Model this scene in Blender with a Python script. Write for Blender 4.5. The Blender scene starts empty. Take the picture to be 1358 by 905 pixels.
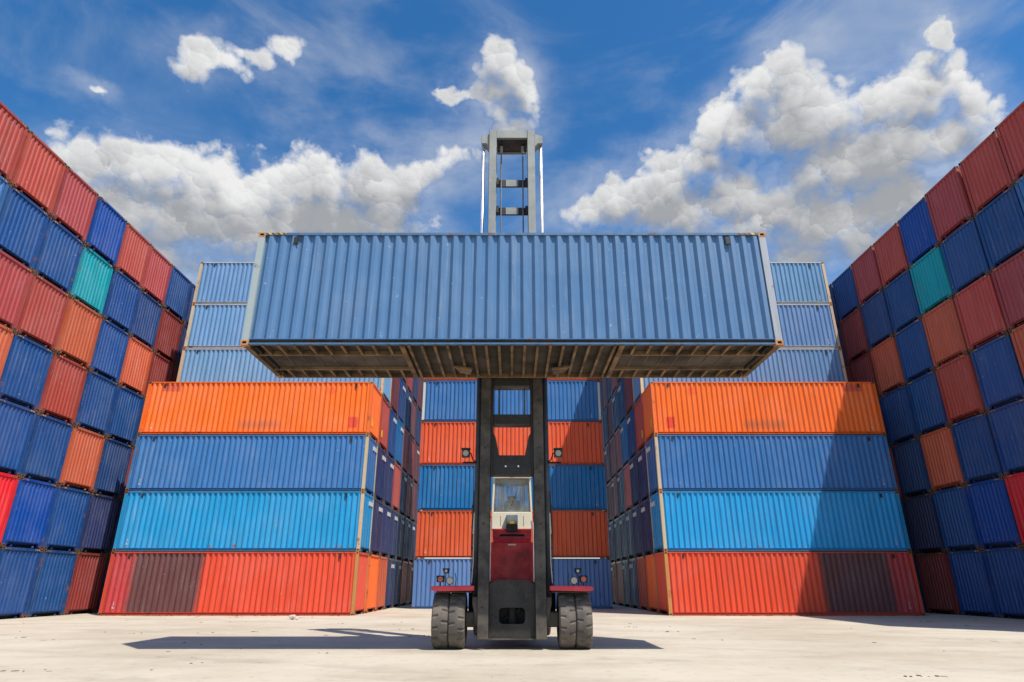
import bpy, bmesh, math, random
from mathutils import Vector, Matrix
random.seed(7)
S = bpy.context.scene
COL = S.collection
R = math.radians

# ------------------------------------------------------------------ camera
cam_d = bpy.data.cameras.new('camera')
cam_d.sensor_width = 36.0
cam_d.lens = 22.03
cam_d.clip_start = 0.1
cam_d.clip_end = 6000
cam = bpy.data.objects.new('camera', cam_d)
cam.location = (0, 0, 1.40)
cam.rotation_euler = (R(90 + 21.2), 0, 0)
COL.objects.link(cam)
S.camera = cam

# ------------------------------------------------------------------ light
SUN = Vector((0.40, -0.46, 1.0)).normalized()
sun_el = math.asin(SUN.z)
sun_az = math.atan2(SUN.x, SUN.y)
sl = bpy.data.lights.new('sun', 'SUN')
sl.energy = 4.9
sl.angle = R(0.5)
sl.color = (1.0, 0.94, 0.85)
so = bpy.data.objects.new('sun', sl)
so.rotation_euler = SUN.to_track_quat('Z', 'Y').to_euler()
so.location = (30, -35, 70)
COL.objects.link(so)

S.view_settings.view_transform = 'Standard'
S.view_settings.look = 'None'
S.view_settings.exposure = 0.32
S.view_settings.gamma = 1.0
S.view_settings.use_curve_mapping = False


# ------------------------------------------------------------------ node helper
class NT:
    def __init__(self, tree):
        self.t = tree

    def n(self, kind, **kw):
        nd = self.t.nodes.new(kind)
        for k, v in kw.items():
            setattr(nd, k, v)
        return nd

    def set(self, sock, v):
        if isinstance(v, bpy.types.NodeSocket):
            self.t.links.new(v, sock)
        elif v is not None:
            sock.default_value = v

    def math(self, op, a, b=None, c=None, clamp=False):
        nd = self.n('ShaderNodeMath', operation=op, use_clamp=clamp)
        self.set(nd.inputs[0], a)
        if b is not None: self.set(nd.inputs[1], b)
        if c is not None: self.set(nd.inputs[2], c)
        return nd.outputs[0]

    def vmath(self, op, a, b=None, scale=None):
        nd = self.n('ShaderNodeVectorMath', operation=op)
        self.set(nd.inputs[0], a)
        if b is not None: self.set(nd.inputs[1], b)
        if scale is not None: self.set(nd.inputs['Scale'], scale)
        return nd.outputs['Value'] if op in ('LENGTH', 'DOT_PRODUCT') else nd.outputs['Vector']

    def noise(self, vec, scale, detail=4.0, rough=0.55, color=False, dist=0.0):
        nd = self.n('ShaderNodeTexNoise')
        self.set(nd.inputs['Vector'], vec)
        nd.inputs['Scale'].default_value = scale
        nd.inputs['Detail'].default_value = detail
        nd.inputs['Roughness'].default_value = rough
        nd.inputs['Distortion'].default_value = dist
        return nd.outputs['Color'] if color else nd.outputs['Fac']

    def mixc(self, fac, a, b, blend='MIX'):
        nd = self.n('ShaderNodeMix', data_type='RGBA', blend_type=blend)
        self.set(nd.inputs['Factor'], fac)
        self.set(nd.inputs[6], a)
        self.set(nd.inputs[7], b)
        return nd.outputs[2]

    def smooth(self, v, lo, hi, to0=0.0, to1=1.0):
        nd = self.n('ShaderNodeMapRange', interpolation_type='SMOOTHSTEP')
        self.set(nd.inputs['Value'], v)
        nd.inputs['From Min'].default_value = lo
        nd.inputs['From Max'].default_value = hi
        nd.inputs['To Min'].default_value = to0
        nd.inputs['To Max'].default_value = to1
        return nd.outputs['Result']

    def comb(self, x, y, z):
        nd = self.n('ShaderNodeCombineXYZ')
        for s, v in zip(nd.inputs, (x, y, z)): self.set(s, v)
        return nd.outputs[0]

    def sep(self, v):
        nd = self.n('ShaderNodeSeparateXYZ')
        self.set(nd.inputs[0], v)
        return nd.outputs


# ------------------------------------------------------------------ sky with cumulus clouds
# cloud puffs as (azimuth deg, elevation deg, half width deg, half height deg)
PUFFS = [
 (-39.21,30.01,2.47,2.29), (-36.73,31.27,3.05,2.24), (-33.92,31.98,2.83,2.09), (-31.39,31.87,2.78,2.15),
 (-28.60,33.20,1.69,1.27), (-26.31,31.27,4.04,2.38), (-22.84,33.36,2.70,2.17), (-19.27,34.00,2.98,2.45),
 (-15.06,33.83,3.55,3.13), (-11.50,33.18,3.14,3.19), (-36.67,27.75,4.96,3.26), (-31.51,28.29,6.18,4.01),
 (-25.11,28.48,7.54,3.65), (-18.37,30.28,7.44,3.16), (-12.46,30.99,3.85,3.23), (-33.19,25.11,5.21,2.29),
 (-9.77,36.30,3.66,1.88), (-6.59,37.92,3.33,1.74), (-0.98,45.23,2.68,1.48), (0.97,43.71,2.29,1.74),
 (-2.97,42.67,3.31,1.18), (-0.95,41.50,2.76,1.44), (0.95,41.80,2.25,1.55), (-5.82,42.38,1.90,0.71),
 (-7.74,42.75,0.86,0.53), (-0.34,39.67,2.89,1.72), (-32.42,40.39,2.62,1.24), (-30.46,40.42,2.30,1.16),
 (-28.63,41.73,2.54,1.06), (-26.20,43.49,2.38,1.26), (-27.01,41.18,1.14,0.76), (-33.26,39.22,1.38,0.94),
 (-40.82,36.00,1.13,0.59), (29.26,40.76,2.25,1.69), (26.99,39.85,2.71,2.18), (30.20,38.87,3.04,2.14),
 (24.52,37.64,3.43,2.39), (28.95,36.56,4.38,2.77), (32.70,36.67,3.52,2.03), (35.86,35.36,3.25,1.99),
 (39.16,35.31,2.52,2.11), (42.00,35.29,1.70,1.74), (42.48,33.41,1.74,2.05), (40.39,37.35,1.22,1.26),
 (41.75,38.81,0.70,1.13), (21.47,37.35,2.59,1.99), (19.65,35.51,3.32,2.17), (16.07,34.47,3.71,2.24),
 (12.07,33.52,3.82,2.17), (9.23,32.26,3.55,1.95), (17.24,31.74,6.35,2.52), (36.24,32.31,5.08,2.92),
 (32.03,32.71,5.07,2.50), (40.52,31.37,2.80,2.28), (25.47,29.68,4.99,2.66), (30.52,28.85,5.07,2.90),
 (35.32,28.75,4.09,2.75), (27.55,26.72,4.71,2.41), (23.22,32.66,3.36,1.81), (32.38,26.23,3.25,2.30),
]
W = bpy.data.worlds.new('World')
S.world = W
W.use_nodes = True
wt = W.node_tree
wt.nodes.clear()


def cloud_group():
    g = bpy.data.node_groups.new('cloud_density', 'ShaderNodeTree')
    g.interface.new_socket('Direction', in_out='INPUT', socket_type='NodeSocketVector')
    g.interface.new_socket('Density', in_out='OUTPUT', socket_type='NodeSocketFloat')
    g.interface.new_socket('Mass', in_out='OUTPUT', socket_type='NodeSocketFloat')
    t = NT(g)
    gi = t.n('NodeGroupInput'); go = t.n('NodeGroupOutput')
    d = t.vmath('NORMALIZE', gi.outputs[0])
    sx, sy, sz = t.sep(d)
    az = t.math('ARCTAN2', sx, sy)
    el = t.math('ARCSINE', sz)
    w1 = t.vmath('SUBTRACT', t.noise(d, 10.0, 5, 0.62, color=True), (0.5, 0.5, 0.5))
    P = t.vmath('ADD', t.comb(az, el, 0.0), t.vmath('SCALE', w1, scale=0.10))
    acc = None
    for a, e, wa, he in PUFFS:
        q = t.vmath('MULTIPLY_ADD', P, (1 / R(wa), 1 / R(he), 0))
        q.node.inputs[2].default_value = (-a / wa, -e / he, 0)
        k = max(0.55, min(1.0, min(wa, he) / 2.7))     # small puffs are thin and let the blue through
        v = t.math('MULTIPLY_ADD', t.vmath('LENGTH', q), -k, 1.40 * k)
        acc = v if acc is None else t.math('SMOOTH_MAX', acc, v, 0.30)
    # the same weather carries on outside the photographed part of the sky
    side = t.smooth(t.math('ABSOLUTE', az), 0.82, 1.05)
    high = t.smooth(el, 0.95, 1.1)
    gen = t.math('MULTIPLY', t.math('SUBTRACT', t.noise(d, 2.4, 3, 0.5), 0.53), 3.2)
    gen = t.math('SUBTRACT', gen, t.math('MULTIPLY', t.math('SUBTRACT', 1.0, t.math('MAXIMUM', side, high)), 4.0))
    acc = t.math('MAXIMUM', acc, gen)
    f1 = t.math('SUBTRACT', t.noise(d, 11.0, 8, 0.62), 0.5)
    t.set(go.inputs[0], t.math('ADD', t.math('MULTIPLY', acc, 1.3), t.math('MULTIPLY', f1, 1.25)))
    t.set(go.inputs[1], t.math('ADD', acc, t.math('MULTIPLY', f1, 0.5)))
    return g


w = NT(wt)
tc = w.n('ShaderNodeTexCoord')
sky = w.n('ShaderNodeTexSky', sky_type='NISHITA')
sky.sun_disc = False
sky.sun_elevation = sun_el
sky.sun_rotation = sun_az
sky.altitude = 0
sky.air_density = 1.0
sky.dust_density = 0.4
sky.ozone_density = 2.0
hs = w.n('ShaderNodeHueSaturation')
hs.inputs['Saturation'].default_value = 1.35
hs.inputs['Value'].default_value = 1.06
w.set(hs.inputs['Color'], sky.outputs[0])
cg = cloud_group()
D0 = w.n('ShaderNodeGroup', node_tree=cg)
D1 = w.n('ShaderNodeGroup', node_tree=cg)
wdir = tc.outputs['Generated']
w.set(D0.inputs[0], wdir)
w.set(D1.inputs[0], w.vmath('ADD', wdir, (0.012, -0.006, 0.050)))
mass = D0.outputs[0]
above = w.smooth(D1.outputs[1], -0.10, 1.15)          # how much cloud stands between this spot and the sun
wob = w.vmath('SUBTRACT', w.noise(wdir, 22.0, 4, 0.6, color=True), (0.5, 0.5, 0.5))
lump = None; swell = None
for scl, amp, push in ((13.0, 0.34, 0.40), (30.0, 0.24, 0.26), (66.0, 0.14, 0.16)):
    vn = w.n('ShaderNodeTexVoronoi', feature='F1')
    pos = w.vmath('ADD', wdir, w.vmath('SCALE', wob, scale=0.9 / scl))
    w.set(vn.inputs['Vector'], pos)
    vn.inputs['Scale'].default_value = scl
    off = w.vmath('SUBTRACT', pos, vn.outputs['Position'])
    li = w.math('MULTIPLY', w.vmath('DOT_PRODUCT', off, (0.38, -0.15, 0.91)), scl * amp)
    sw = w.math('MULTIPLY', w.math('SUBTRACT', 0.42, vn.outputs['Distance']), push)
    lump = li if lump is None else w.math('ADD', lump, li)
    swell = sw if swell is None else w.math('ADD', swell, sw)
den = w.math('ADD', mass, w.math('MULTIPLY', swell, 1.9))
soft = w.math('DIVIDE', den, w.math('MULTIPLY_ADD', above, 0.85, 0.58))
alpha = w.math('MAXIMUM', w.smooth(soft, 0.0, 1.0), w.math('MULTIPLY', w.smooth(D0.outputs[1], -0.8, 0.6), w.smooth(w.noise(w.vmath('MULTIPLY', wdir, (1.6, 1.6, 3.2)), 3.2, 6, 0.6), 0.36, 0.66, 0.04, 0.40)))
body = w.smooth(den, 0.0, 0.8)
shade = w.math('MULTIPLY_ADD', above, 0.80, 0.26)
shade = w.math('SUBTRACT', shade, w.math('MULTIPLY', lump, w.math('MULTIPLY_ADD', above, -0.45, 1.0)))
shade = w.math('ADD', shade, w.math('MULTIPLY', w.math('SUBTRACT', w.noise(wdir, 6.0, 6, 0.6), 0.5), 1.3))
shade = w.math('MULTIPLY', shade, body, clamp=True)
ccol = w.mixc(shade, (5.5, 5.5, 5.5, 1), (2.35, 2.45, 2.6, 1))
# thin high cirrus
cz = w.vmath('MULTIPLY', wdir, (2.2, 2.2, 6.0))
ci = w.noise(cz, 1.6, 7, 0.58, dist=0.6)
cfac = w.math('MULTIPLY', w.smooth(ci, 0.46, 0.82), 0.50)
skyc = w.mixc(cfac, hs.outputs[0], (3.5, 3.8, 4.2, 1))
fin = w.mixc(alpha, skyc, ccol)
bg = w.n('ShaderNodeBackground')
w.set(bg.inputs['Color'], fin)
bg.inputs['Strength'].default_value = 0.125
wo = w.n('ShaderNodeOutputWorld')
wt.links.new(bg.outputs[0], wo.inputs[0])
W.cycles.sampling_method = 'MANUAL'
W.cycles.sample_map_resolution = 256


# ------------------------------------------------------------------ materials
def new_mat(name):
    m = bpy.data.materials.new(name)
    m.use_nodes = True
    t = NT(m.node_tree)
    b = m.node_tree.nodes['Principled BSDF']
    return m, t, b


def obj_coords(t, seed=True):
    c = t.n('ShaderNodeTexCoord').outputs['Object']
    if not seed:
        return c, None
    oi = t.n('ShaderNodeObjectInfo')
    off = t.math('MULTIPLY', oi.outputs['Random'], 60.0)
    return t.vmath('ADD', c, t.comb(off, t.math('MULTIPLY', off, 0.7), t.math('MULTIPLY', off, 1.3))), oi


def paint(name, rust=0.26, rough=0.45, use_color=True, color=(0.2, 0.2, 0.2, 1), brown=None, dent=0.25, streak=0.5, low=False, patches=()):
    m, t, b = new_mat(name)
    c, oi = obj_coords(t)
    base = oi.outputs['Color'] if use_color else color
    if brown:
        raw = t.n('ShaderNodeTexCoord').outputs['Object']
        x = t.sep(raw)[0]
        w2 = t.math('MULTIPLY', t.math('SUBTRACT', t.noise(c, 1.5, 2), 0.5), 0.2)
        x = t.math('ADD', x, w2)
        lo, hi = brown
        k = t.math('MULTIPLY', t.smooth(x, lo - .2, lo + .2), t.smooth(x, hi - .2, hi + .2, 1.0, 0.0))
        outer = t.smooth(x, lo, lo + .2, 1.0, 0.0) if lo < 0 else t.smooth(x, hi - .2, hi, 0.0, 1.0)
        base = t.mixc(t.math('MULTIPLY', outer, 0.85), base, (0.42, 0.045, 0.055, 1))
        base = t.mixc(k, base, (0.125, 0.050, 0.050, 1))
    if patches:      # touched-up and scuffed areas of paint
        px, py, pz = t.sep(t.vmath('ADD', t.n('ShaderNodeTexCoord').outputs['Object'],
                                   t.vmath('SCALE', t.vmath('SUBTRACT', t.noise(c, 3.0, 4, .6, color=True), (.5, .5, .5)), scale=0.12)))
        for x0, x1, z0, z1, soft, amt, pc in patches:
            k = t.math('MULTIPLY', t.smooth(px, x0 - soft, x0 + soft), t.smooth(px, x1 - soft, x1 + soft, 1.0, 0.0))
            k = t.math('MULTIPLY', k, t.math('MULTIPLY', t.smooth(pz, z0 - soft, z0 + soft), t.smooth(pz, z1 - soft, z1 + soft, 1.0, 0.0)))
            base = t.mixc(t.math('MULTIPLY', k, amt), base, (*pc, 1))
    # chalky fading in broad clouds
    fade = t.smooth(t.noise(c, 0.55, 6, 0.6), 0.40, 0.72)
    col = t.mixc(t.math('MULTIPLY', fade, 0.19), base, t.mixc(0.28, base, (0.45, 0.45, 0.45, 1)))
    # rain streaks
    sv = t.vmath('MULTIPLY', c, (7.0, 7.0, 0.35))
    st = t.noise(sv, 1.0, 5, 0.6)
    stf = t.smooth(st, 0.42, 0.70)
    col = t.mixc(t.math('MULTIPLY', stf, streak), col, t.mixc(1.0, col, (0.62, 0.60, 0.58, 1), 'MULTIPLY'))
    st2 = t.smooth(t.noise(t.vmath('MULTIPLY', c, (11.0, 11.0, 0.6)), 1.0, 3, 0.5), 0.58, 0.75)
    col = t.mixc(t.math('MULTIPLY', st2, 0.13), col, (0.5, 0.48, 0.44, 1))
    # rust blooms and scratches
    rn = t.noise(c, 2.2, 9, 0.68)
    if low:   # rust creeping up from the bottom rail
        zz = t.sep(t.n('ShaderNodeTexCoord').outputs['Object'])[2]
        rn = t.math('ADD', rn, t.smooth(zz, 0.10, 0.55, 0.14, 0.0))
    rk = t.smooth(rn, 0.74 - rust * 0.22, 0.80 - rust * 0.16)
    rc = t.mixc(t.noise(c, 14, 4), (0.10, 0.028, 0.010, 1), (0.30, 0.115, 0.04, 1))
    col = t.mixc(t.math('MULTIPLY', rk, 0.85), col, rc)
    ch = t.smooth(t.noise(c, 9.0, 3, 0.5), 0.715, 0.735)
    col = t.mixc(t.math('MULTIPLY', ch, 0.5), col, (0.42, 0.40, 0.37, 1))
    t.set(b.inputs['Base Color'], col)
    t.set(b.inputs['Roughness'], t.math('ADD', t.math('MULTIPLY', rk, 0.35), t.math('MULTIPLY_ADD', fade, 0.18, rough)))
    b.inputs['Specular IOR Level'].default_value = 0.35
    bp = t.n('ShaderNodeBump')
    bp.inputs['Strength'].default_value = dent
    bp.inputs['Distance'].default_value = 0.05
    hn = t.math('ADD', t.noise(c, 1.1, 2, 0.4), t.math('MULTIPLY', t.noise(c, 25.0, 3), 0.03))
    t.set(bp.inputs['Height'], hn)
    t.set(b.inputs['Normal'], bp.outputs[0])
    return m


def plain(name, color, rough=0.5, metal=0.0, spec=0.4, var=0.25, scale=3.0, bump=0.1, c2=None):
    m, t, b = new_mat(name)
    c, oi = obj_coords(t)
    k = t.smooth(t.noise(c, scale, 7, 0.62), 0.32, 0.70)
    c2 = c2 or tuple(v * (1 - var * 1.6) for v in color)
    col = t.mixc(k, (*color, 1), (*c2, 1))
    fine = t.noise(c, scale * 9, 4)
    col = t.mixc(t.math('MULTIPLY', t.smooth(fine, .45, .85), var * 0.35), col, (0.24, 0.20, 0.15, 1))
    t.set(b.inputs['Base Color'], col)
    t.set(b.inputs['Roughness'], t.math('MULTIPLY_ADD', k, 0.2, rough))
    b.inputs['Metallic'].default_value = metal
    b.inputs['Specular IOR Level'].default_value = spec
    if bump:
        bp = t.n('ShaderNodeBump')
        bp.inputs['Strength'].default_value = bump
        bp.inputs['Distance'].default_value = 0.02
        t.set(bp.inputs['Height'], fine)
        t.set(b.inputs['Normal'], bp.outputs[0])
    return m


M = {}
M['paint'] = paint('container_paint')
M['paint_lifted'] = paint('lifted_container_paint', rust=0.10, dent=0.45, streak=0.3)
M['paint_rusty'] = paint('rusty_container_paint', rust=0.26, low=True)
for sd, nm in ((-1, 'left'), (1, 'right')):
    pl = []
    for x0, x1, z0, z1, soft, amt, pc in ((4.95, 5.40, 0.35, 0.95, .03, .8, (0.62, 0.03, 0.02)), (-0.9, 1.3, 0.30, 0.75, .25, .45, (0.22, 0.10, 0.06)),
                                          (-5.3, -4.3, 2.35, 2.75, .05, .55, (0.36, 0.03, 0.05)), (3.6, 4.1, 2.2, 2.6, .05, .35, (0.60, 0.05, 0.03))):
        a_, b_ = sorted((-sd * x0, -sd * x1))
        pl.append((a_, b_, z0, z1, soft, amt, pc))
    M['paint_orange_' + nm] = paint('touched_up_orange_' + nm, patches=pl)
M['paint_brown_left'] = paint('two_tone_paint_a', brown=(-4.9, -1.5))
M['paint_brown_right'] = paint('two_tone_paint_b', brown=(1.5, 4.9))
M['frame'] = paint('frame_paint', rust=0.75, rough=0.55)
M['casting'] = plain('casting_steel', (0.20, 0.105, 0.055), 0.6, c2=(0.09, 0.045, 0.028), scale=5, var=.3)
M['casting_orange'] = plain('rusty_orange_casting', (0.50, 0.24, 0.09), 0.6, c2=(0.24, 0.09, 0.03), scale=6, var=.3)
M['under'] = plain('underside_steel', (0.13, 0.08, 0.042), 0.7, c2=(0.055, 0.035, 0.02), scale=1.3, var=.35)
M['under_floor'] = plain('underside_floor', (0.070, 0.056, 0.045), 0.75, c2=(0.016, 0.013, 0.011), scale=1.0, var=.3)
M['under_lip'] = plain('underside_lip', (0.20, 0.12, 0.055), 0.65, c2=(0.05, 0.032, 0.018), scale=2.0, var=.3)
M['black'] = plain('black_recess', (0.012, 0.012, 0.013), 0.8, var=.1)
M['dark_steel'] = plain('greasy_dark_steel', (0.026, 0.022, 0.020), 0.5, c2=(0.013, 0.012, 0.012), scale=1.6, var=.3)
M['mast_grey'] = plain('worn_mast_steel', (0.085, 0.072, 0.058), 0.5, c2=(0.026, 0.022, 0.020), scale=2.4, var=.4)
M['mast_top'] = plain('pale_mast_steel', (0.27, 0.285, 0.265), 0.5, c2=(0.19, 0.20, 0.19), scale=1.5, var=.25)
M['slate'] = plain('slate_cylinder_paint', (0.045, 0.055, 0.075), 0.45, var=.25)
M['chrome'] = plain('chrome_rod', (0.85, 0.85, 0.86), 0.34, metal=1.0, var=.02, bump=0)
M['red'] = plain('red_machine_paint', (0.58, 0.020, 0.022), 0.4, c2=(0.24, 0.012, 0.014), scale=2.6, var=.3)
M['pink_red'] = plain('sun_faded_red_paint', (0.60, 0.055, 0.075), 0.45, c2=(0.50, 0.04, 0.055), scale=1.5, var=.12)
M['cream'] = plain('cream_cab_paint', (0.66, 0.62, 0.50), 0.45, c2=(0.56, 0.52, 0.42), scale=2.0, var=.12)
M['rim'] = plain('wheel_rim_paint', (0.45, 0.40, 0.30), 0.55, scale=4)
M['seat'] = plain('seat_vinyl', (0.05, 0.05, 0.055), 0.6)
M['yellow'] = plain('yellow_print', (0.80, 0.50, 0.02), 0.5, var=.2, c2=(0.6, 0.36, 0.03))
M['white_print'] = plain('white_print', (0.60, 0.61, 0.61), 0.6, var=.25, c2=(0.40, 0.42, 0.45), scale=6, bump=0)
M['lens_white'] = plain('lamp_lens', (0.36, 0.32, 0.27), 0.15, var=.15, spec=.8, bump=0)
M['lens_red'] = plain('red_lamp_lens', (0.36, 0.05, 0.015), 0.2, var=.1, spec=.8, bump=0)
M['grey_box'] = plain('grey_box_paint', (0.16, 0.18, 0.21), 0.45)
M['stone'] = plain('concrete_chunk', (0.55, 0.50, 0.43), 0.9, c2=(0.40, 0.36, 0.30), scale=9, bump=.5)
M['litter'] = plain('brown_litter', (0.10, 0.065, 0.035), 0.9, c2=(0.22, 0.17, 0.11), scale=14)


def tyre_mat():
    m, t, b = new_mat('dusty_tyre_rubber')
    c, _ = obj_coords(t)
    k = t.smooth(t.noise(c, 3.0, 6, .6), .3, .7)
    t.set(b.inputs['Base Color'], t.mixc(k, (0.060, 0.058, 0.058, 1), (0.15, 0.125, 0.10, 1)))
    b.inputs['Roughness'].default_value = 0.75
    b.inputs['Specular IOR Level'].default_value = 0.3
    return m


M['tyre'] = tyre_mat()


def glass_mat():
    m, t, b = new_mat('dusty_cab_glass')
    nt = m.node_tree
    tr = t.n('ShaderNodeBsdfTransparent')
    tr.inputs[0].default_value = (0.80, 0.86, 0.87, 1)
    gl = t.n('ShaderNodeBsdfGlossy')
    gl.inputs['Roughness'].default_value = 0.06
    df = t.n('ShaderNodeBsdfDiffuse')
    df.inputs[0].default_value = (0.55, 0.55, 0.50, 1)
    c, _ = obj_coords(t)
    fr = t.n('ShaderNodeFresnel'); fr.inputs[0].default_value = 1.5
    m1 = t.n('ShaderNodeMixShader'); m2 = t.n('ShaderNodeMixShader')
    t.set(m1.inputs[0], t.smooth(t.noise(c, 3.0, 5), .35, .8, 0.10, 0.30))
    nt.links.new(tr.outputs[0], m1.inputs[1]); nt.links.new(df.outputs[0], m1.inputs[2])
    t.set(m2.inputs[0], fr.outputs[0])
    nt.links.new(m1.outputs[0], m2.inputs[1]); nt.links.new(gl.outputs[0], m2.inputs[2])
    nt.links.new(m2.outputs[0], nt.nodes['Material Output'].inputs[0])
    return m


M['glass'] = glass_mat()


def stripe_mat():
    m, t, b = new_mat('caution_stripe_print')
    c = t.n('ShaderNodeTexCoord').outputs['Object']
    x, y, z = t.sep(c)
    s = t.math('ADD', t.math('ADD', x, y), t.math('MULTIPLY', z, 1.0))
    f = t.math('FRACT', t.math('MULTIPLY', s, 7.5))
    k = t.math('GREATER_THAN', f, 0.42)
    oi = t.n('ShaderNodeObjectInfo')
    off = t.math('MULTIPLY', oi.outputs['Random'], 40.0)
    wear = t.smooth(t.noise(t.vmath('ADD', c, t.comb(off, off, off)), 4.0, 6, .6), .40, .56)
    col = t.mixc(k, (0.02, 0.02, 0.02, 1), (0.75, 0.42, 0.02, 1))
    col = t.mixc(t.math('MULTIPLY', wear, .85), col, (0.10, 0.05, 0.03, 1))
    t.set(b.inputs['Base Color'], col)
    b.inputs['Roughness'].default_value = 0.6
    return m


M['stripe'] = stripe_mat()


def concrete_mat():
    m, t, b = new_mat('yard_concrete')
    c = t.n('ShaderNodeTexCoord').outputs['Object']
    n1 = t.noise(c, 0.16, 7, 0.60)
    n2 = t.noise(c, 0.9, 8, 0.65)
    st = t.noise(t.vmath('MULTIPLY', c, (0.35, 0.75, 1.0)), 0.8, 7, 0.65)
    col = t.mixc(t.smooth(n1, 0.36, 0.66), (0.500, 0.450, 0.365, 1), (0.410, 0.355, 0.270, 1))
    col = t.mixc(t.math('MULTIPLY', t.smooth(st, 0.48, 0.72), 0.50), col, (0.290, 0.245, 0.180, 1))
    col = t.mixc(t.math('MULTIPLY', t.smooth(n2, 0.50, 0.78), 0.45), col, (0.55, 0.51, 0.45, 1))
    n3 = t.noise(c, 4.0, 8, 0.7)
    col = t.mixc(t.math('MULTIPLY', t.smooth(n3, 0.54, 0.72), 0.50), col, (0.20, 0.165, 0.12, 1))
    xx, yy, zz = t.sep(t.vmath('ADD', c, t.vmath('SCALE', t.noise(c, 0.12, 3, .5, color=True), scale=3.0)))
    band = t.math('PINGPONG', t.math('MULTIPLY_ADD', xx, 0.22, t.math('MULTIPLY', yy, 0.62)), 1.9)
    tr = t.math('MULTIPLY', t.smooth(t.math('ABSOLUTE', t.math('SUBTRACT', band, 0.9)), 0.10, 0.28, 1.0, 0.0), t.smooth(n2, 0.42, 0.62))
    col = t.mixc(t.math('MULTIPLY', tr, 0.30), col, (0.24, 0.215, 0.18, 1))
    sp = t.noise(c, 60.0, 3, 0.6)
    col = t.mixc(t.math('MULTIPLY', t.smooth(sp, 0.62, 0.74), 0.5), col, (0.17, 0.15, 0.12, 1))
    # hairline cracks
    vo = t.n('ShaderNodeTexVoronoi', feature='DISTANCE_TO_EDGE')
    t.set(vo.inputs['Vector'], t.vmath('ADD', c, t.vmath('SCALE', t.noise(c, 0.8, 5, .6, color=True), scale=1.6)))
    vo.inputs['Scale'].default_value = 0.16
    ck = t.smooth(vo.outputs['Distance'], 0.0, 0.0035, 1.0, 0.0)
    ck = t.math('MULTIPLY', ck, t.smooth(t.noise(c, 0.25, 2), .58, .66))
    col = t.mixc(t.math('MULTIPLY', ck, 0.7), col, (0.10, 0.085, 0.065, 1))
    t.set(b.inputs['Base Color'], col)
    b.inputs['Roughness'].default_value = 0.85
    b.inputs['Specular IOR Level'].default_value = 0.25
    bp = t.n('ShaderNodeBump')
    bp.inputs['Strength'].default_value = 0.35
    bp.inputs['Distance'].default_value = 0.03
    t.set(bp.inputs['Height'], t.math('ADD', t.math('MULTIPLY', n3, 0.5), t.math('MULTIPLY', sp, 0.15)))
    t.set(b.inputs['Normal'], bp.outputs[0])
    return m


M['concrete'] = concrete_mat()


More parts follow.
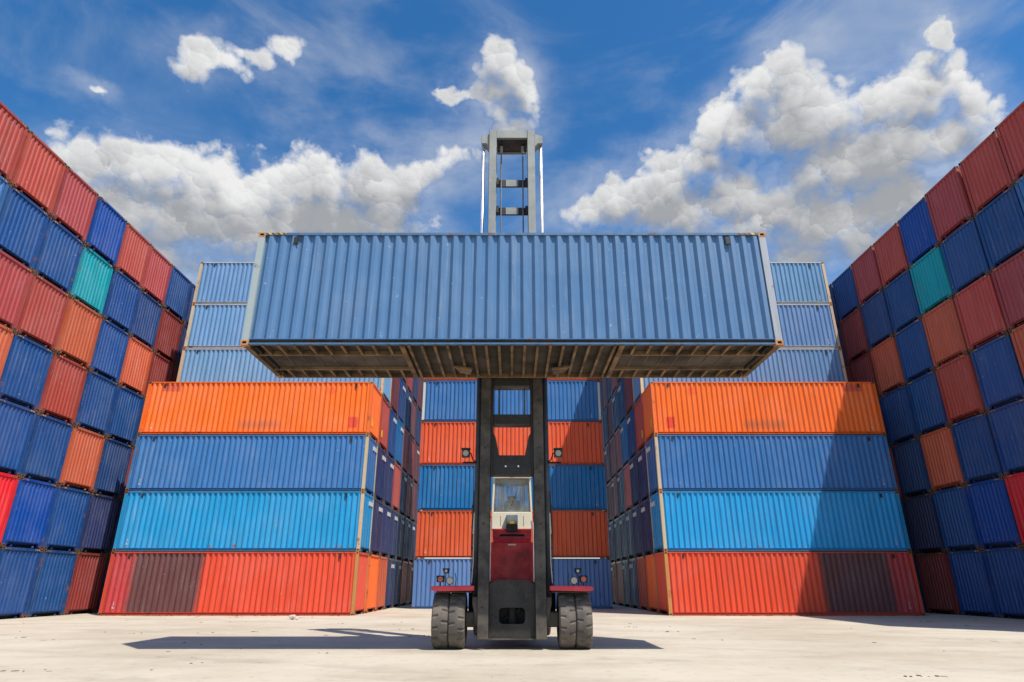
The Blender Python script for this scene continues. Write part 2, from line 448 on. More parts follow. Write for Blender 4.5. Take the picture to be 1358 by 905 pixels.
# ------------------------------------------------------------------ mesh helper
class MB:
    def __init__(self):
        self.v = []; self.f = []; self.mi = []

    def quad(self, a, b, c, d, mi=0):
        n = len(self.v)
        self.v += [a, b, c, d]; self.f.append((n, n + 1, n + 2, n + 3)); self.mi.append(mi)
        return self

    def box(self, x0, x1, y0, y1, z0, z1, mi=0):
        x0, x1 = min(x0, x1), max(x0, x1); y0, y1 = min(y0, y1), max(y0, y1); z0, z1 = min(z0, z1), max(z0, z1)
        n = len(self.v)
        self.v += [(x0, y0, z0), (x1, y0, z0), (x1, y1, z0), (x0, y1, z0), (x0, y0, z1), (x1, y0, z1), (x1, y1, z1), (x0, y1, z1)]
        for q in ((0, 3, 2, 1), (4, 5, 6, 7), (0, 1, 5, 4), (1, 2, 6, 5), (2, 3, 7, 6), (3, 0, 4, 7)):
            self.f.append(tuple(n + i for i in q)); self.mi.append(mi)
        return self

    def prism(self, pts, axis, a, b, mi=0):
        """polygon pts (2D) extruded along axis ('x','y','z') from a to b"""
        n = len(self.v); k = len(pts)
        def P(p, q):
            return {'x': (q, p[0], p[1]), 'y': (p[0], q, p[1]), 'z': (p[0], p[1], q)}[axis]
        self.v += [P(p, a) for p in pts] + [P(p, b) for p in pts]
        self.f.append(tuple(range(n, n + k))[::-1]); self.mi.append(mi)
        self.f.append(tuple(range(n + k, n + 2 * k))); self.mi.append(mi)
        for i in range(k):
            j = (i + 1) % k
            self.f.append((n + i, n + j, n + k + j, n + k + i)); self.mi.append(mi)
        return self

    def tube(self, p0, p1, r0, r1=None, seg=12, mi=0, caps=True):
        r1 = r0 if r1 is None else r1
        p0 = Vector(p0); p1 = Vector(p1)
        ax = (p1 - p0).normalized()
        u = ax.orthogonal().normalized(); v = ax.cross(u)
        n = len(self.v)
        for p, r in ((p0, r0), (p1, r1)):
            for i in range(seg):
                a = 2 * math.pi * i / seg
                self.v.append(tuple(p + u * (r * math.cos(a)) + v * (r * math.sin(a))))
        for i in range(seg):
            j = (i + 1) % seg
            self.f.append((n + i, n + j, n + seg + j, n + seg + i)); self.mi.append(mi)
        if caps:
            self.f.append(tuple(range(n, n + seg))[::-1]); self.mi.append(mi)
            self.f.append(tuple(range(n + seg, n + 2 * seg))); self.mi.append(mi)
        return self

    def path(self, pts, r, seg=8, mi=0):
        for a, b in zip(pts[:-1], pts[1:]):
            self.tube(a, b, r, r, seg, mi)
        return self

    def mesh(self, name, mats, bevel=0.0, smooth=False):
        me = bpy.data.meshes.new(name)
        me.from_pydata(self.v, [], self.f)
        for m in (mats if isinstance(mats, (list, tuple)) else [mats]):
            me.materials.append(m)
        for p, i in zip(me.polygons, self.mi):
            p.material_index = i
        bm = bmesh.new(); bm.from_mesh(me)
        bmesh.ops.recalc_face_normals(bm, faces=bm.faces)
        if bevel:
            bmesh.ops.remove_doubles(bm, verts=bm.verts, dist=1e-5)
            es = [e for e in bm.edges if len(e.link_faces) == 2 and e.calc_face_angle(0) > 0.6]
            bmesh.ops.bevel(bm, geom=es, offset=bevel, segments=1, affect='EDGES', clamp_overlap=True)
        bm.to_mesh(me); bm.free()
        if smooth:
            for p in me.polygons: p.use_smooth = True
        me.update()
        return me


def link(name, me, parent=None, loc=None, rot=None, color=None):
    o = bpy.data.objects.new(name, me)
    COL.objects.link(o)
    if parent is not None: o.parent = parent
    if loc is not None: o.location = loc
    if rot is not None: o.rotation_euler = rot
    if color is not None: o.color = (*color, 1)
    return o


def tag(o, label, cat, group=None):
    o['label'] = label; o['category'] = cat
    if group: o['group'] = group
    return o


def empty(name, loc):
    o = bpy.data.objects.new(name, None)
    o.empty_display_size = 0.5
    o.location = loc
    COL.objects.link(o)
    return o


# ------------------------------------------------------------------ ground
gm = MB()
gm.quad((-1500, -1500, 0), (1500, -1500, 0), (1500, 1500, 0), (-1500, 1500, 0))
g = link('ground', gm.mesh('ground', M['concrete']))
g['kind'] = 'structure'

# ------------------------------------------------------------------ shipping container meshes
L2, W2, H = 6.096, 1.219, 2.896
PITCH = 2.915            # stacked height per tier (a finger's gap for the twist locks)


def corrugate(length0, length1, z0, z1, pitch, depth, out, slope, mapper):
    """a sheet folded in trapezoid ribs; mapper(u, d, z) gives the point, d = depth inward"""
    n = max(1, round((length1 - length0) / pitch))
    p = (length1 - length0) / n
    inn = p - out - 2 * slope
    prof = []
    for i in range(n):
        u = length0 + i * p
        prof += [(u, depth), (u + inn, depth), (u + inn + slope, 0.0), (u + inn + slope + out, 0.0)]
    prof.append((length1, depth))
    mb = MB()
    for (ua, da), (ub, db) in zip(prof[:-1], prof[1:]):
        mb.quad(mapper(ua, da, z0), mapper(ub, db, z0), mapper(ub, db, z1), mapper(ua, da, z1))
    return mb


CM = {}
# long wall towards the camera (-Y), panel sits a little inside the posts
def side_map(u, d, z): return (u, -W2 + 0.015 + d, z)
side_mb = corrugate(-L2 + 0.15, L2 - 0.15, 0.15, H - 0.07, 0.278, 0.068, 0.078, 0.072, side_map)
for k in ('paint', 'paint_rusty', 'paint_brown_left', 'paint_brown_right', 'paint_lifted', 'paint_orange_left', 'paint_orange_right'):
    CM['side_' + k] = side_mb.mesh('side_wall', M[k])
# end wall facing +X / -X
for s, nm in ((1, 'p'), (-1, 'm')):
    def end_map(u, d, z, s=s): return (s * (L2 - 0.03 - d), u, z)
    CM['end_' + nm] = corrugate(-W2 + 0.16, W2 - 0.16, 0.238, H - 0.115, 0.235, 0.050, 0.092, 0.038, end_map).mesh('end_wall', M['paint'])
    # smooth door end: two leaves and their lock rods (used along the shaded aisles)
    mb = MB()
    mb.box(s * (L2 - 0.07), s * (L2 - 0.03), -W2 + 0.14, -0.012, 0.24, H - 0.115)
    mb.box(s * (L2 - 0.07), s * (L2 - 0.03), 0.012, W2 - 0.14, 0.24, H - 0.115)
    for yy in (-0.82, -0.34, 0.34, 0.82):
        mb.tube((s * (L2 - 0.005), yy, 0.25), (s * (L2 - 0.005), yy, H - 0.14), 0.017, seg=6)
        for zz in (0.9, 1.05, 1.9):
            mb.box(s * (L2 - 0.03), s * (L2 + 0.005), yy - 0.03, yy + 0.03, zz, zz + 0.05)
    CM['door_' + nm] = mb.mesh('door_panel', M['paint'])
    # header and sill of the end; the sill has the long dark fork slot
    mb = MB()
    mb.box(s * (L2 - 0.13), s * (L2 - 0.002), -W2 + 0.16, W2 - 0.16, H - 0.115, H - 0.006)
    CM['header_' + nm] = mb.mesh('end_header', M['paint'])
    mb = MB()
    mb.box(s * (L2 - 0.10), s * (L2 - 0.006), -W2 + 0.165, W2 - 0.165, 0.205, 0.238)
    for t_ in (-1, 1):
        mb.prism([(t_ * (W2 - 0.18), 0.012), (t_ * 0.98, 0.012), (t_ * 0.90, 0.205), (t_ * (W2 - 0.165), 0.205)], 'x', s * (L2 - 0.10), s * (L2 - 0.006))
        mb.prism([(t_ * 0.70, 0.012), (t_ * 0.60, 0.012), (t_ * 0.64, 0.09), (t_ * 0.68, 0.09)], 'x', s * (L2 - 0.10), s * (L2 - 0.02))
    mb.box(s * (L2 - 0.30), s * (L2 - 0.26), -W2 + 0.18, W2 - 0.18, 0.0, 0.235, 1)
    CM['sill_' + nm] = mb.mesh('end_sill', [M['frame'], M['black']])
    mb = MB()
    mb.box(s * (L2 - 0.004), s * (L2 + 0.001), -0.14, 0.14, H - 0.085, H - 0.035)
    CM['stripe_' + nm] = mb.mesh('caution_stripe', M['stripe'])
    mb = MB()
    mb.box(s * (L2 - 0.028), s * (L2 + 0.016), 0.12, 1.02, H - 0.56, H - 0.34)
    CM['label_' + nm] = mb.mesh('name_strip', M['white_print'])
    mb = MB()
    mb.box(s * (L2 - 0.028), s * (L2 + 0.003), -0.75, -0.55, 0.55, 0.95)
    CM['tag_' + nm] = mb.mesh('yellow_tag', M['yellow'])

mb = MB()
mb.box(-L2 + 0.18, L2 - 0.18, -W2 + 0.004, -W2 + 0.075, H - 0.07, H - 0.008)
CM['top_rail'] = mb.mesh('top_rail', M['frame'])
mb = MB()   # channel shaped bottom side rail
mb.box(-L2 + 0.18, L2 - 0.18, -W2 + 0.002, -W2 + 0.10, 0.135, 0.15)
mb.box(-L2 + 0.18, L2 - 0.18, -W2 + 0.085, -W2 + 0.10, 0.05, 0.135)
mb.box(-L2 + 0.18, L2 - 0.18, -W2 + 0.004, -W2 + 0.10, 0.022, 0.05)
CM['bottom_rail'] = mb.mesh('bottom_rail', M['frame'])
mb = MB()
mb.box(-0.078, 0.078, -0.075, 0.075, 0.118, H - 0.118)
CM['post'] = mb.mesh('corner_post', M['frame'])


def casting_mesh():
    """corner casting with a recessed slot in each of its four upright faces"""
    mb = MB()
    hx, hy, hz = 0.089, 0.081, 0.059
    for ax in range(4):
        c, s = (1, 0, -1, 0)[ax], (0, 1, 0, -1)[ax]
        hw, hd = (hx, hy) if ax % 2 == 0 else (hy, hx)
        def P(u, z, d):
            x, y = u, -hd + d
            return (x * c - y * s, x * s + y * c, z)
        a, b_ = 0.045, 0.028
        o = [(-hw, -hz), (hw, -hz), (hw, hz), (-hw, hz)]
        i = [(-a, -b_), (a, -b_), (a, b_), (-a, b_)]
        for k in range(4):
            j = (k + 1) % 4
            mb.quad(P(*o[k], 0), P(*o[j], 0), P(*i[j], 0), P(*i[k], 0))
            mb.quad(P(*i[k], 0), P(*i[j], 0), P(*i[j], .03), P(*i[k], .03), 1)
        mb.quad(P(*i[0], .03), P(*i[1], .03), P(*i[2], .03), P(*i[3], .03), 1)
    mb.quad((-hx, -hy, hz), (hx, -hy, hz), (hx, hy, hz), (-hx, hy, hz))
    mb.quad((-hx, -hy, -hz), (hx, -hy, -hz), (hx, hy, -hz), (-hx, hy, -hz))
    return mb


CM['casting_rusty'] = casting_mesh().mesh('corner_casting', [M['casting_orange'], M['black']])
CM['casting'] = casting_mesh().mesh('corner_casting', [M['casting'], M['black']])
mb = MB()   # shell: roof, floor, back wall and the plain hidden walls
mb.box(-L2 + 0.07, L2 - 0.07, -W2 + 0.08, W2 - 0.02, H - 0.05, H - 0.02)
mb.box(-L2 + 0.25, L2 - 0.25, -W2 + 0.09, W2 - 0.02, 0.13, 0.17)
mb.box(-L2 + 0.09, L2 - 0.09, W2 - 0.08, W2 - 0.02, 0.14, H - 0.05)
mb.box(-L2 + 0.10, L2 - 0.10, -W2 + 0.085, -W2 + 0.12, 0.17, H - 0.05)
mb.box(-L2 + 0.09, -L2 + 0.10, -W2 + 0.085, W2 - 0.02, 0.17, H - 0.05)
mb.box(L2 - 0.10, L2 - 0.09, -W2 + 0.085, W2 - 0.02, 0.17, H - 0.05)
CM['body'] = mb.mesh('container_shell', M['paint'])
mb = MB()
mb.box(-0.05, 0.05, -W2 + 0.002, -W2 + 0.03, H - 0.30, H - 0.12); mb.box(-0.062, 0.062, -W2 - 0.004, -W2 + 0.03, H - 0.315, H - 0.295)
CM['vent'] = mb.mesh('ventilator', M['dark_steel'])
mb = MB()   # small worn stencil marks
for a_, b_, c_, d_ in ((-.05, -.03, .30, .40), (-.01, .045, .30, .325), (-.01, .01, .33, .40), (-.045, .02, .47, .50), (-.02, .0, .53, .60)):
    mb.box(a_, b_, -W2 + 0.008, -W2 + 0.016, c_, d_)
CM['stencil'] = mb.mesh('stencil_mark', M['white_print'])

CREAM = (0.50, 0.40, 0.26); RUSTY = (0.50, 0.22, 0.06)


def jitter(c, a=0.10):
    k = 1 + random.uniform(-a, a)
    return tuple(max(0.0, min(1.0, v * k * (1 + random.uniform(-a, a) * 0.5))) for v in c)


def container(x, y, z, color, label, group, side=False, ends=(), door=False, strip=False, stripe=False, ytag=False,
              post=None, side_mat='paint', marks=0, rail=None, pale_side=0):
    """one container: x, y = centre, z = underside"""
    col = jitter(color)
    o = empty('shipping_container', (x, y, z))
    tag(o, label, 'container', group)
    post = post or tuple(v * 0.9 for v in col)
    rail = rail or tuple(v * 0.85 for v in col)
    link('container_shell', CM['body'], o, color=col)
    if side:
        link('side_wall', CM['side_' + side_mat], o, color=col)
        link('top_rail', CM['top_rail'], o, color=rail)
        link('bottom_rail', CM['bottom_rail'], o, color=rail)
        for px in (-5.17, 5.17):
            link('ventilator', CM['vent'], o, loc=(px, 0, 0))
        if marks:
            link('stencil_mark', CM['stencil'], o, loc=(marks * 5.45, 0, 0))
    done = set()
    corners = []
    for s in ends:
        corners += [(s, -1), (s, 1)]
    if side:
        corners += [(-1, -1), (1, -1)]
    for sx, sy in corners:
        if (sx, sy) in done: continue
        done.add((sx, sy))
        px, py = sx * (L2 - 0.089), sy * (W2 - 0.081)
        pc = post if pale_side in (0, sx) else tuple(v * .8 for v in col)
        link('corner_post', CM['post'], o, loc=(px, py, 0), color=jitter(pc))
        for zz in (0.059, H - 0.059):
            link('corner_casting', CM['casting_rusty' if side and (pale_side == sx or label.startswith(('long', 'pale'))) else 'casting'], o, loc=(px, py, zz), color=post)
    for s in ends:
        nm = 'p' if s > 0 else 'm'
        link('door_panel' if door else 'end_wall', CM[('door_' if door else 'end_') + nm], o, color=col)
        link('end_header', CM['header_' + nm], o, color=tuple(v * .9 for v in col))
        link('end_sill', CM['sill_' + nm], o, color=tuple(v * .55 for v in col))
        if stripe:
            for yy in (-0.88, 0.88):
                link('caution_stripe', CM['stripe_' + nm], o, loc=(0, yy, 0))
        if strip: link('name_strip', CM['label_' + nm], o)
        if ytag: link('yellow_tag', CM['tag_' + nm], o)
    return o


# paints: (linear colour, words)
P = {
 'red':   ((0.40, 0.060, 0.040), 'faded red'),
 'ored':  ((0.50, 0.105, 0.045), 'orange red'),
 'brick': ((0.60, 0.090, 0.028), 'brick orange'),
 'crim':  ((0.36, 0.055, 0.055), 'crimson'),
 'dred':  ((0.25, 0.035, 0.030), 'dark red'),
 'mar':   ((0.16, 0.040, 0.045), 'maroon'),
 'bred':  ((0.72, 0.012, 0.020), 'bright red'),
 'oran':  ((0.84, 0.150, 0.016), 'orange'),
 'vred':  ((0.64, 0.070, 0.030), 'vivid red'),
 'blue':  ((0.010, 0.066, 0.230), 'blue'),
 'bblue': ((0.003, 0.055, 0.290), 'bright blue'),
 'dblue': ((0.018, 0.055, 0.185), 'dark blue'),
 'navy':  ((0.028, 0.040, 0.125), 'navy'),
 'steel': ((0.038, 0.155, 0.380), 'steel blue'),
 'sky':   ((0.016, 0.290, 0.600), 'sky blue'),
 'pale':  ((0.125, 0.260, 0.455), 'pale blue'),
 'mid':   ((0.010, 0.145, 0.390), 'mid blue'),
 'teal':  ((0.000, 0.300, 0.360), 'teal'),
 'cblue': ((0.095, 0.205, 0.450), 'cornflower blue'),
}
ORD = ['first', 'second', 'third', 'fourth', 'fifth', 'sixth', 'seventh', 'eighth', 'ninth', 'tenth']
TIER = ['bottom tier', 'second tier', 'third tier', 'fourth tier', 'fifth tier', 'sixth tier', 'top tier']

# --- side walls: only their ends look into the yard; columns run from the far corner to the camera
WALL = [  # bottom tier first; columns from the far end
 ['dblue', 'dred', 'blue', 'blue', 'red', 'blue', 'ored', 'blue', 'red'],
 ['navy', 'navy', 'blue', 'bblue', 'bred', 'blue', 'blue', 'red', 'blue'],
 ['red', 'dblue', 'ored', 'blue', 'blue', 'red', 'blue', 'blue', 'dred'],
 ['dblue', 'blue', 'blue', 'red', 'blue', 'ored', 'red', 'blue', 'blue'],
 ['dred', 'ored', 'blue', 'ored', 'red', 'crim', 'blue', 'red', 'blue'],
 ['dred', 'dblue', 'blue', 'teal', 'blue', 'blue', 'steel', 'red', 'blue'],
 ['blue', 'crim', 'red', 'bblue', 'crim', 'red', 'red', 'blue', 'crim'],
]
WX, WY, CW = 21.6, 38.1, 2.56
for side, s in (('left', -1), ('right', 1)):
    for ti, row in enumerate(WALL):
        for ci_, key in enumerate(row):
            c, word = P[key]
            yc = WY - (ci_ + 0.5) * CW + random.uniform(-0.02, 0.02)
            container(s * (WX + L2) + random.uniform(-0.05, 0.05), yc, ti * PITCH, c,
                      f'{word} container end in the {side} wall, {TIER[ti]}, {ORD[ci_]} column from the back',
                      f'containers stacked in the {side} wall', ends=(-s,), stripe=True)

for side, s in (('left', -1), ('right', 1)):
    for ti in range(7):
        c, word = P[('dblue', 'dred', 'blue', 'mar', 'dred', 'navy', 'dblue')[ti]]
        container(s * (WX + L2), WY + 0.5 * CW, ti * PITCH, c,
                  f'{word} container tucked behind the back corner of the {side} wall, {TIER[ti]}',
                  f'containers stacked in the {side} wall', ends=(-s,))

# --- the two big blocks at the back: front row of four, taller rows behind
FRONT = ['vred', 'sky', 'steel', 'oran']
AISLE = {  # tier -> colours of row 1.. (behind the front row); capital L = white name strip
 0: ['oran', 'ored', 'navyL', 'navyL', 'red', 'dredL', 'mar'],
 1: ['navyL', 'navyL', 'navyL', 'navyL', 'navyL', 'navyL', 'navyL'],
 2: ['navyL', 'navyL', 'red', 'navyL', 'dredL', 'mar', 'navy'],
 3: ['red', 'blueL', 'midL', 'red', 'dred', 'marL', 'navy'],
 4: ['pale', 'mar', 'dblueL', 'dblueL', 'mar', 'navy', 'dred'],
 5: ['pale', 'dblue', 'mar', 'red', 'navyL', 'mar', 'navy'],
 6: ['pale', 'blue', 'dred', 'navy', 'red', 'dblue', 'mar'],
}
BX, FY, RW = 13.60, 32.5, 2.56
for side, s in (('left', -1), ('right', 1)):
    for ti, key in enumerate(FRONT):
        c, word = P[key]
        extra = ' with a brown patch' if ti == 0 else ''
        container(s * BX + random.uniform(-.04, .04), FY + W2, ti * PITCH, c,
                  f'{word} container{extra}, {"bottom" if ti == 0 else ORD[ti] + " tier" if ti < 3 else "topmost"} of the {side} front stack',
                  'long containers of the front stacks', side=True, ends=(-s,), strip=ti in (1, 2), ytag=(ti == 3), door=(ti in (1, 2)),
                  post=(CREAM if ti in (1, 2) else RUSTY if ti == 0 else None), marks=s, pale_side=-s,
                  side_mat=('paint_brown_left' if s < 0 else 'paint_brown_right') if ti == 0 else 'paint_rusty' if ti == 1 else ('paint_orange_' + side) if ti == 3 else 'paint')
    for r in range(1, 8):
        for ti in range(7):
            key = AISLE[ti][r - 1]
            strip = key.endswith('L'); key = key.rstrip('L')
            c, word = P[key]
            fs = (r == 1 and ti >= 4)
            if fs:
                lab = f'pale blue long container above the orange {side} front stack, {TIER[ti]}'
            else:
                lab = f'{word} container{" with white strip" if strip else ""}, {TIER[ti]}, {ORD[r]} row along the {side} aisle'
            container(s * BX + random.uniform(-.03, .03), FY + 2.62 * r + W2, ti * PITCH, c, lab,
                      f'containers of the {side} rear block', side=fs, ends=(-1, 1) if fs else (-s,), door=strip or r % 2 == 0,
                      strip=strip, ytag=(ti == 3 and r == 1), post=CREAM if fs else None, rail=(0.42, 0.46, 0.48) if fs else None,
                      marks=s if fs else 0)

# --- stack in the middle, behind the truck
MID = ['cblue', 'brick', 'mid', 'brick', 'steel', 'ored']
for ti, key in enumerate(MID):
    c, word = P[key]
    container(random.uniform(-.04, .04), 41.5 + W2 - (0.25 if ti == 0 else 0), ti * PITCH, c,
              f'{word} container in the middle stack behind the truck, {"bottom tier" if ti == 0 else ORD[ti] + " tier"}',
              'containers of the middle stack', side=True, ends=(-1, 1), marks=(-1 if ti % 2 else 1),
              post=tuple(v * .9 for v in c) if ti != 4 else (0.5, 0.5, 0.5))

# ------------------------------------------------------------------ the lifted container
LY, LZ = 13.12, 6.40
lc = (0.078, 0.182, 0.335)
lift = container(0, LY + W2, LZ, lc, 'long steel blue container held high in the air by the truck', None, side=True, ends=(-1, 1),
                 post=(0.30, 0.36, 0.38), rail=(0.055, 0.135, 0.26), side_mat='paint_lifted')
for o in list(lift.children):
    if o.name.startswith('container_shell'):
        pass
for t_ in (-1, 1):
    mb = MB()
    mb.box(t_ * (L2 - 0.22), t_ * (L2 - 0.66), -W2 - 0.001, -W2 + 0.004, H - 0.062, H - 0.014)
    link('caution_stripe', mb.mesh('caution_stripe', M['stripe']), lift)
# underside: floor boards, tunnel plates, cross members, longitudinal beams
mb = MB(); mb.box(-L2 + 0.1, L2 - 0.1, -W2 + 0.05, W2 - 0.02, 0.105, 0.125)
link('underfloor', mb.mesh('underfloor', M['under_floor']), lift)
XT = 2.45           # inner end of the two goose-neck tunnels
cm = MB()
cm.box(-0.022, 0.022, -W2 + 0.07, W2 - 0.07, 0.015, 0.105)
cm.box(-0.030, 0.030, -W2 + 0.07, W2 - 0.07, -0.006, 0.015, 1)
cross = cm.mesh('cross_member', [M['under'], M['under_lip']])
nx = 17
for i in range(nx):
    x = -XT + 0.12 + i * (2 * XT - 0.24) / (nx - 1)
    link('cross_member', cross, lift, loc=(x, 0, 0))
outr = []
for y0, y1 in ((-W2 + 0.07, -0.56), (0.56, W2 - 0.07)):
    cm = MB()
    cm.box(-0.022, 0.022, y0, y1, 0.015, 0.105)
    cm.box(-0.030, 0.030, y0, y1, -0.006, 0.015, 1)
    outr.append(cm.mesh('cross_member', [M['under'], M['under_lip']]))
cm = MB()
cm.box(-0.012, 0.012, -0.50, 0.50, 0.052, 0.062)
tunnel_rib = cm.mesh('tunnel_rib', M['under'])
for t_ in (-1, 1):
    for i in range(10):
        x = t_ * (XT + 0.33 + i * 0.355)
        for me in outr:
            link('cross_member', me, lift, loc=(x, 0, 0))
        link('tunnel_rib', tunnel_rib, lift, loc=(x + t_ * .1, 0, 0))
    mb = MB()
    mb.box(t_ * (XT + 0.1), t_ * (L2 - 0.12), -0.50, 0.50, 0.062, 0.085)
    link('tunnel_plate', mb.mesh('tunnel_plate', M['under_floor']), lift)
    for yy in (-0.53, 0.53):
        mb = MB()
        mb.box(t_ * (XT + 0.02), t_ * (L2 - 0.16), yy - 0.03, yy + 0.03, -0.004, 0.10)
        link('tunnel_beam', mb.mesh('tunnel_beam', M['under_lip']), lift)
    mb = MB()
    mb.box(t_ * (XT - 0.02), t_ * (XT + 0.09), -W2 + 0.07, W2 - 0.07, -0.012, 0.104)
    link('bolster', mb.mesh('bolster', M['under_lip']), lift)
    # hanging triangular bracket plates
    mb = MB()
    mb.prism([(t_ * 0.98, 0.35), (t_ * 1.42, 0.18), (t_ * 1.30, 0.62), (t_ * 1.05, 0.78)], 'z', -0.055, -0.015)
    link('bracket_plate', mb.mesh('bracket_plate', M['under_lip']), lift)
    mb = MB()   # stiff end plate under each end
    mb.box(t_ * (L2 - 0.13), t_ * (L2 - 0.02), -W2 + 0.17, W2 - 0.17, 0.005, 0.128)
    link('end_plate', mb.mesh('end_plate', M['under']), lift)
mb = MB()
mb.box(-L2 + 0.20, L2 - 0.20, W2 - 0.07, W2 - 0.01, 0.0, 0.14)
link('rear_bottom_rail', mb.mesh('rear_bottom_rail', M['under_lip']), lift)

# ------------------------------------------------------------------ container handling truck
TY = 16.2
truck = tag(empty('container_handler', (0, TY, 0)), 'red and cream container handling truck with a tall dark mast raised behind the blue container', 'forklift')


def part(name, mb, mats, parent=None, bevel=0.012, smooth=False):
    return link(name, mb.mesh(name, mats, bevel=bevel, smooth=smooth), parent or truck)


# (truck local y: 0 = front axle; towards the camera is negative)
def tyre_mesh(r=0.625, w=0.37):
    segs, N = 96, 14
    prof = []
    for i in range(N + 1):
        u = -1 + 2 * i / N
        x = u * w / 2
        rr = r - 0.018 * u * u - (0.035 if abs(u) > 0.93 else 0)
        prof.append((x, rr))
    prof = [(-w / 2 + .03, 0.34), (-w / 2 - .004, 0.42), (-w / 2 - .006, 0.53)] + prof + [(w / 2 + .006, 0.53), (w / 2 + .004, 0.42), (w / 2 - .03, 0.34)]
    vs, fs = [], []
    K = len(prof)
    for i in range(segs):
        for j, (x, rr) in enumerate(prof):
            jj = j - 3
            a = 2 * math.pi * (i + 0.10 * abs(jj - N / 2)) / segs
            if 0 <= jj <= N:
                u = -1 + 2 * jj / N
                ph = (i % 6)
                if (u < -0.05 and ph == 0) or (u > 0.05 and ph == 3):
                    if abs(u) > 0.18: rr -= 0.032
            vs.append((x, rr * math.sin(a), rr * math.cos(a)))
    for i in range(segs):
        i2 = (i + 1) % segs
        for j in range(K - 1):
            fs.append((i * K + j, i * K + j + 1, i2 * K + j + 1, i2 * K + j))
    me = bpy.data.meshes.new('wheel')
    me.from_pydata(vs, [], fs)
    me.materials.append(M['tyre'])
    bm = bmesh.new(); bm.from_mesh(me)
    bmesh.ops.recalc_face_normals(bm, faces=bm.faces)
    bm.to_mesh(me); bm.free()
    return me


tm = tyre_mesh()
rb = MB()
rb.tube((-0.13, 0, 0), (0.13, 0, 0), 0.345, seg=24)
rb.tube((0.10, 0, 0), (0.20, 0, 0), 0.15, seg=16)
for k in range(8):
    a = k * math.pi / 4
    rb.tube((0.12, .24 * math.cos(a), .24 * math.sin(a)), (0.155, .24 * math.cos(a), .24 * math.sin(a)), 0.022, seg=6)
rim_me = rb.mesh('rim', M['rim'])
for i, x in enumerate((-1.655, -1.275, 1.275, 1.655)):
    wv = link('wheel', tm, truck, loc=(x, 0, 0.612), rot=(0.13 * i, 0, 0 if x > 0 else math.pi))
    link('rim', rim_me, wv)
for x in (-0.95, 0.95):
    wv = link('wheel', tm, truck, loc=(x, 4.3, 0.612), rot=(0.3, 0, 0 if x > 0 else math.pi))
    link('rim', rim_me, wv)

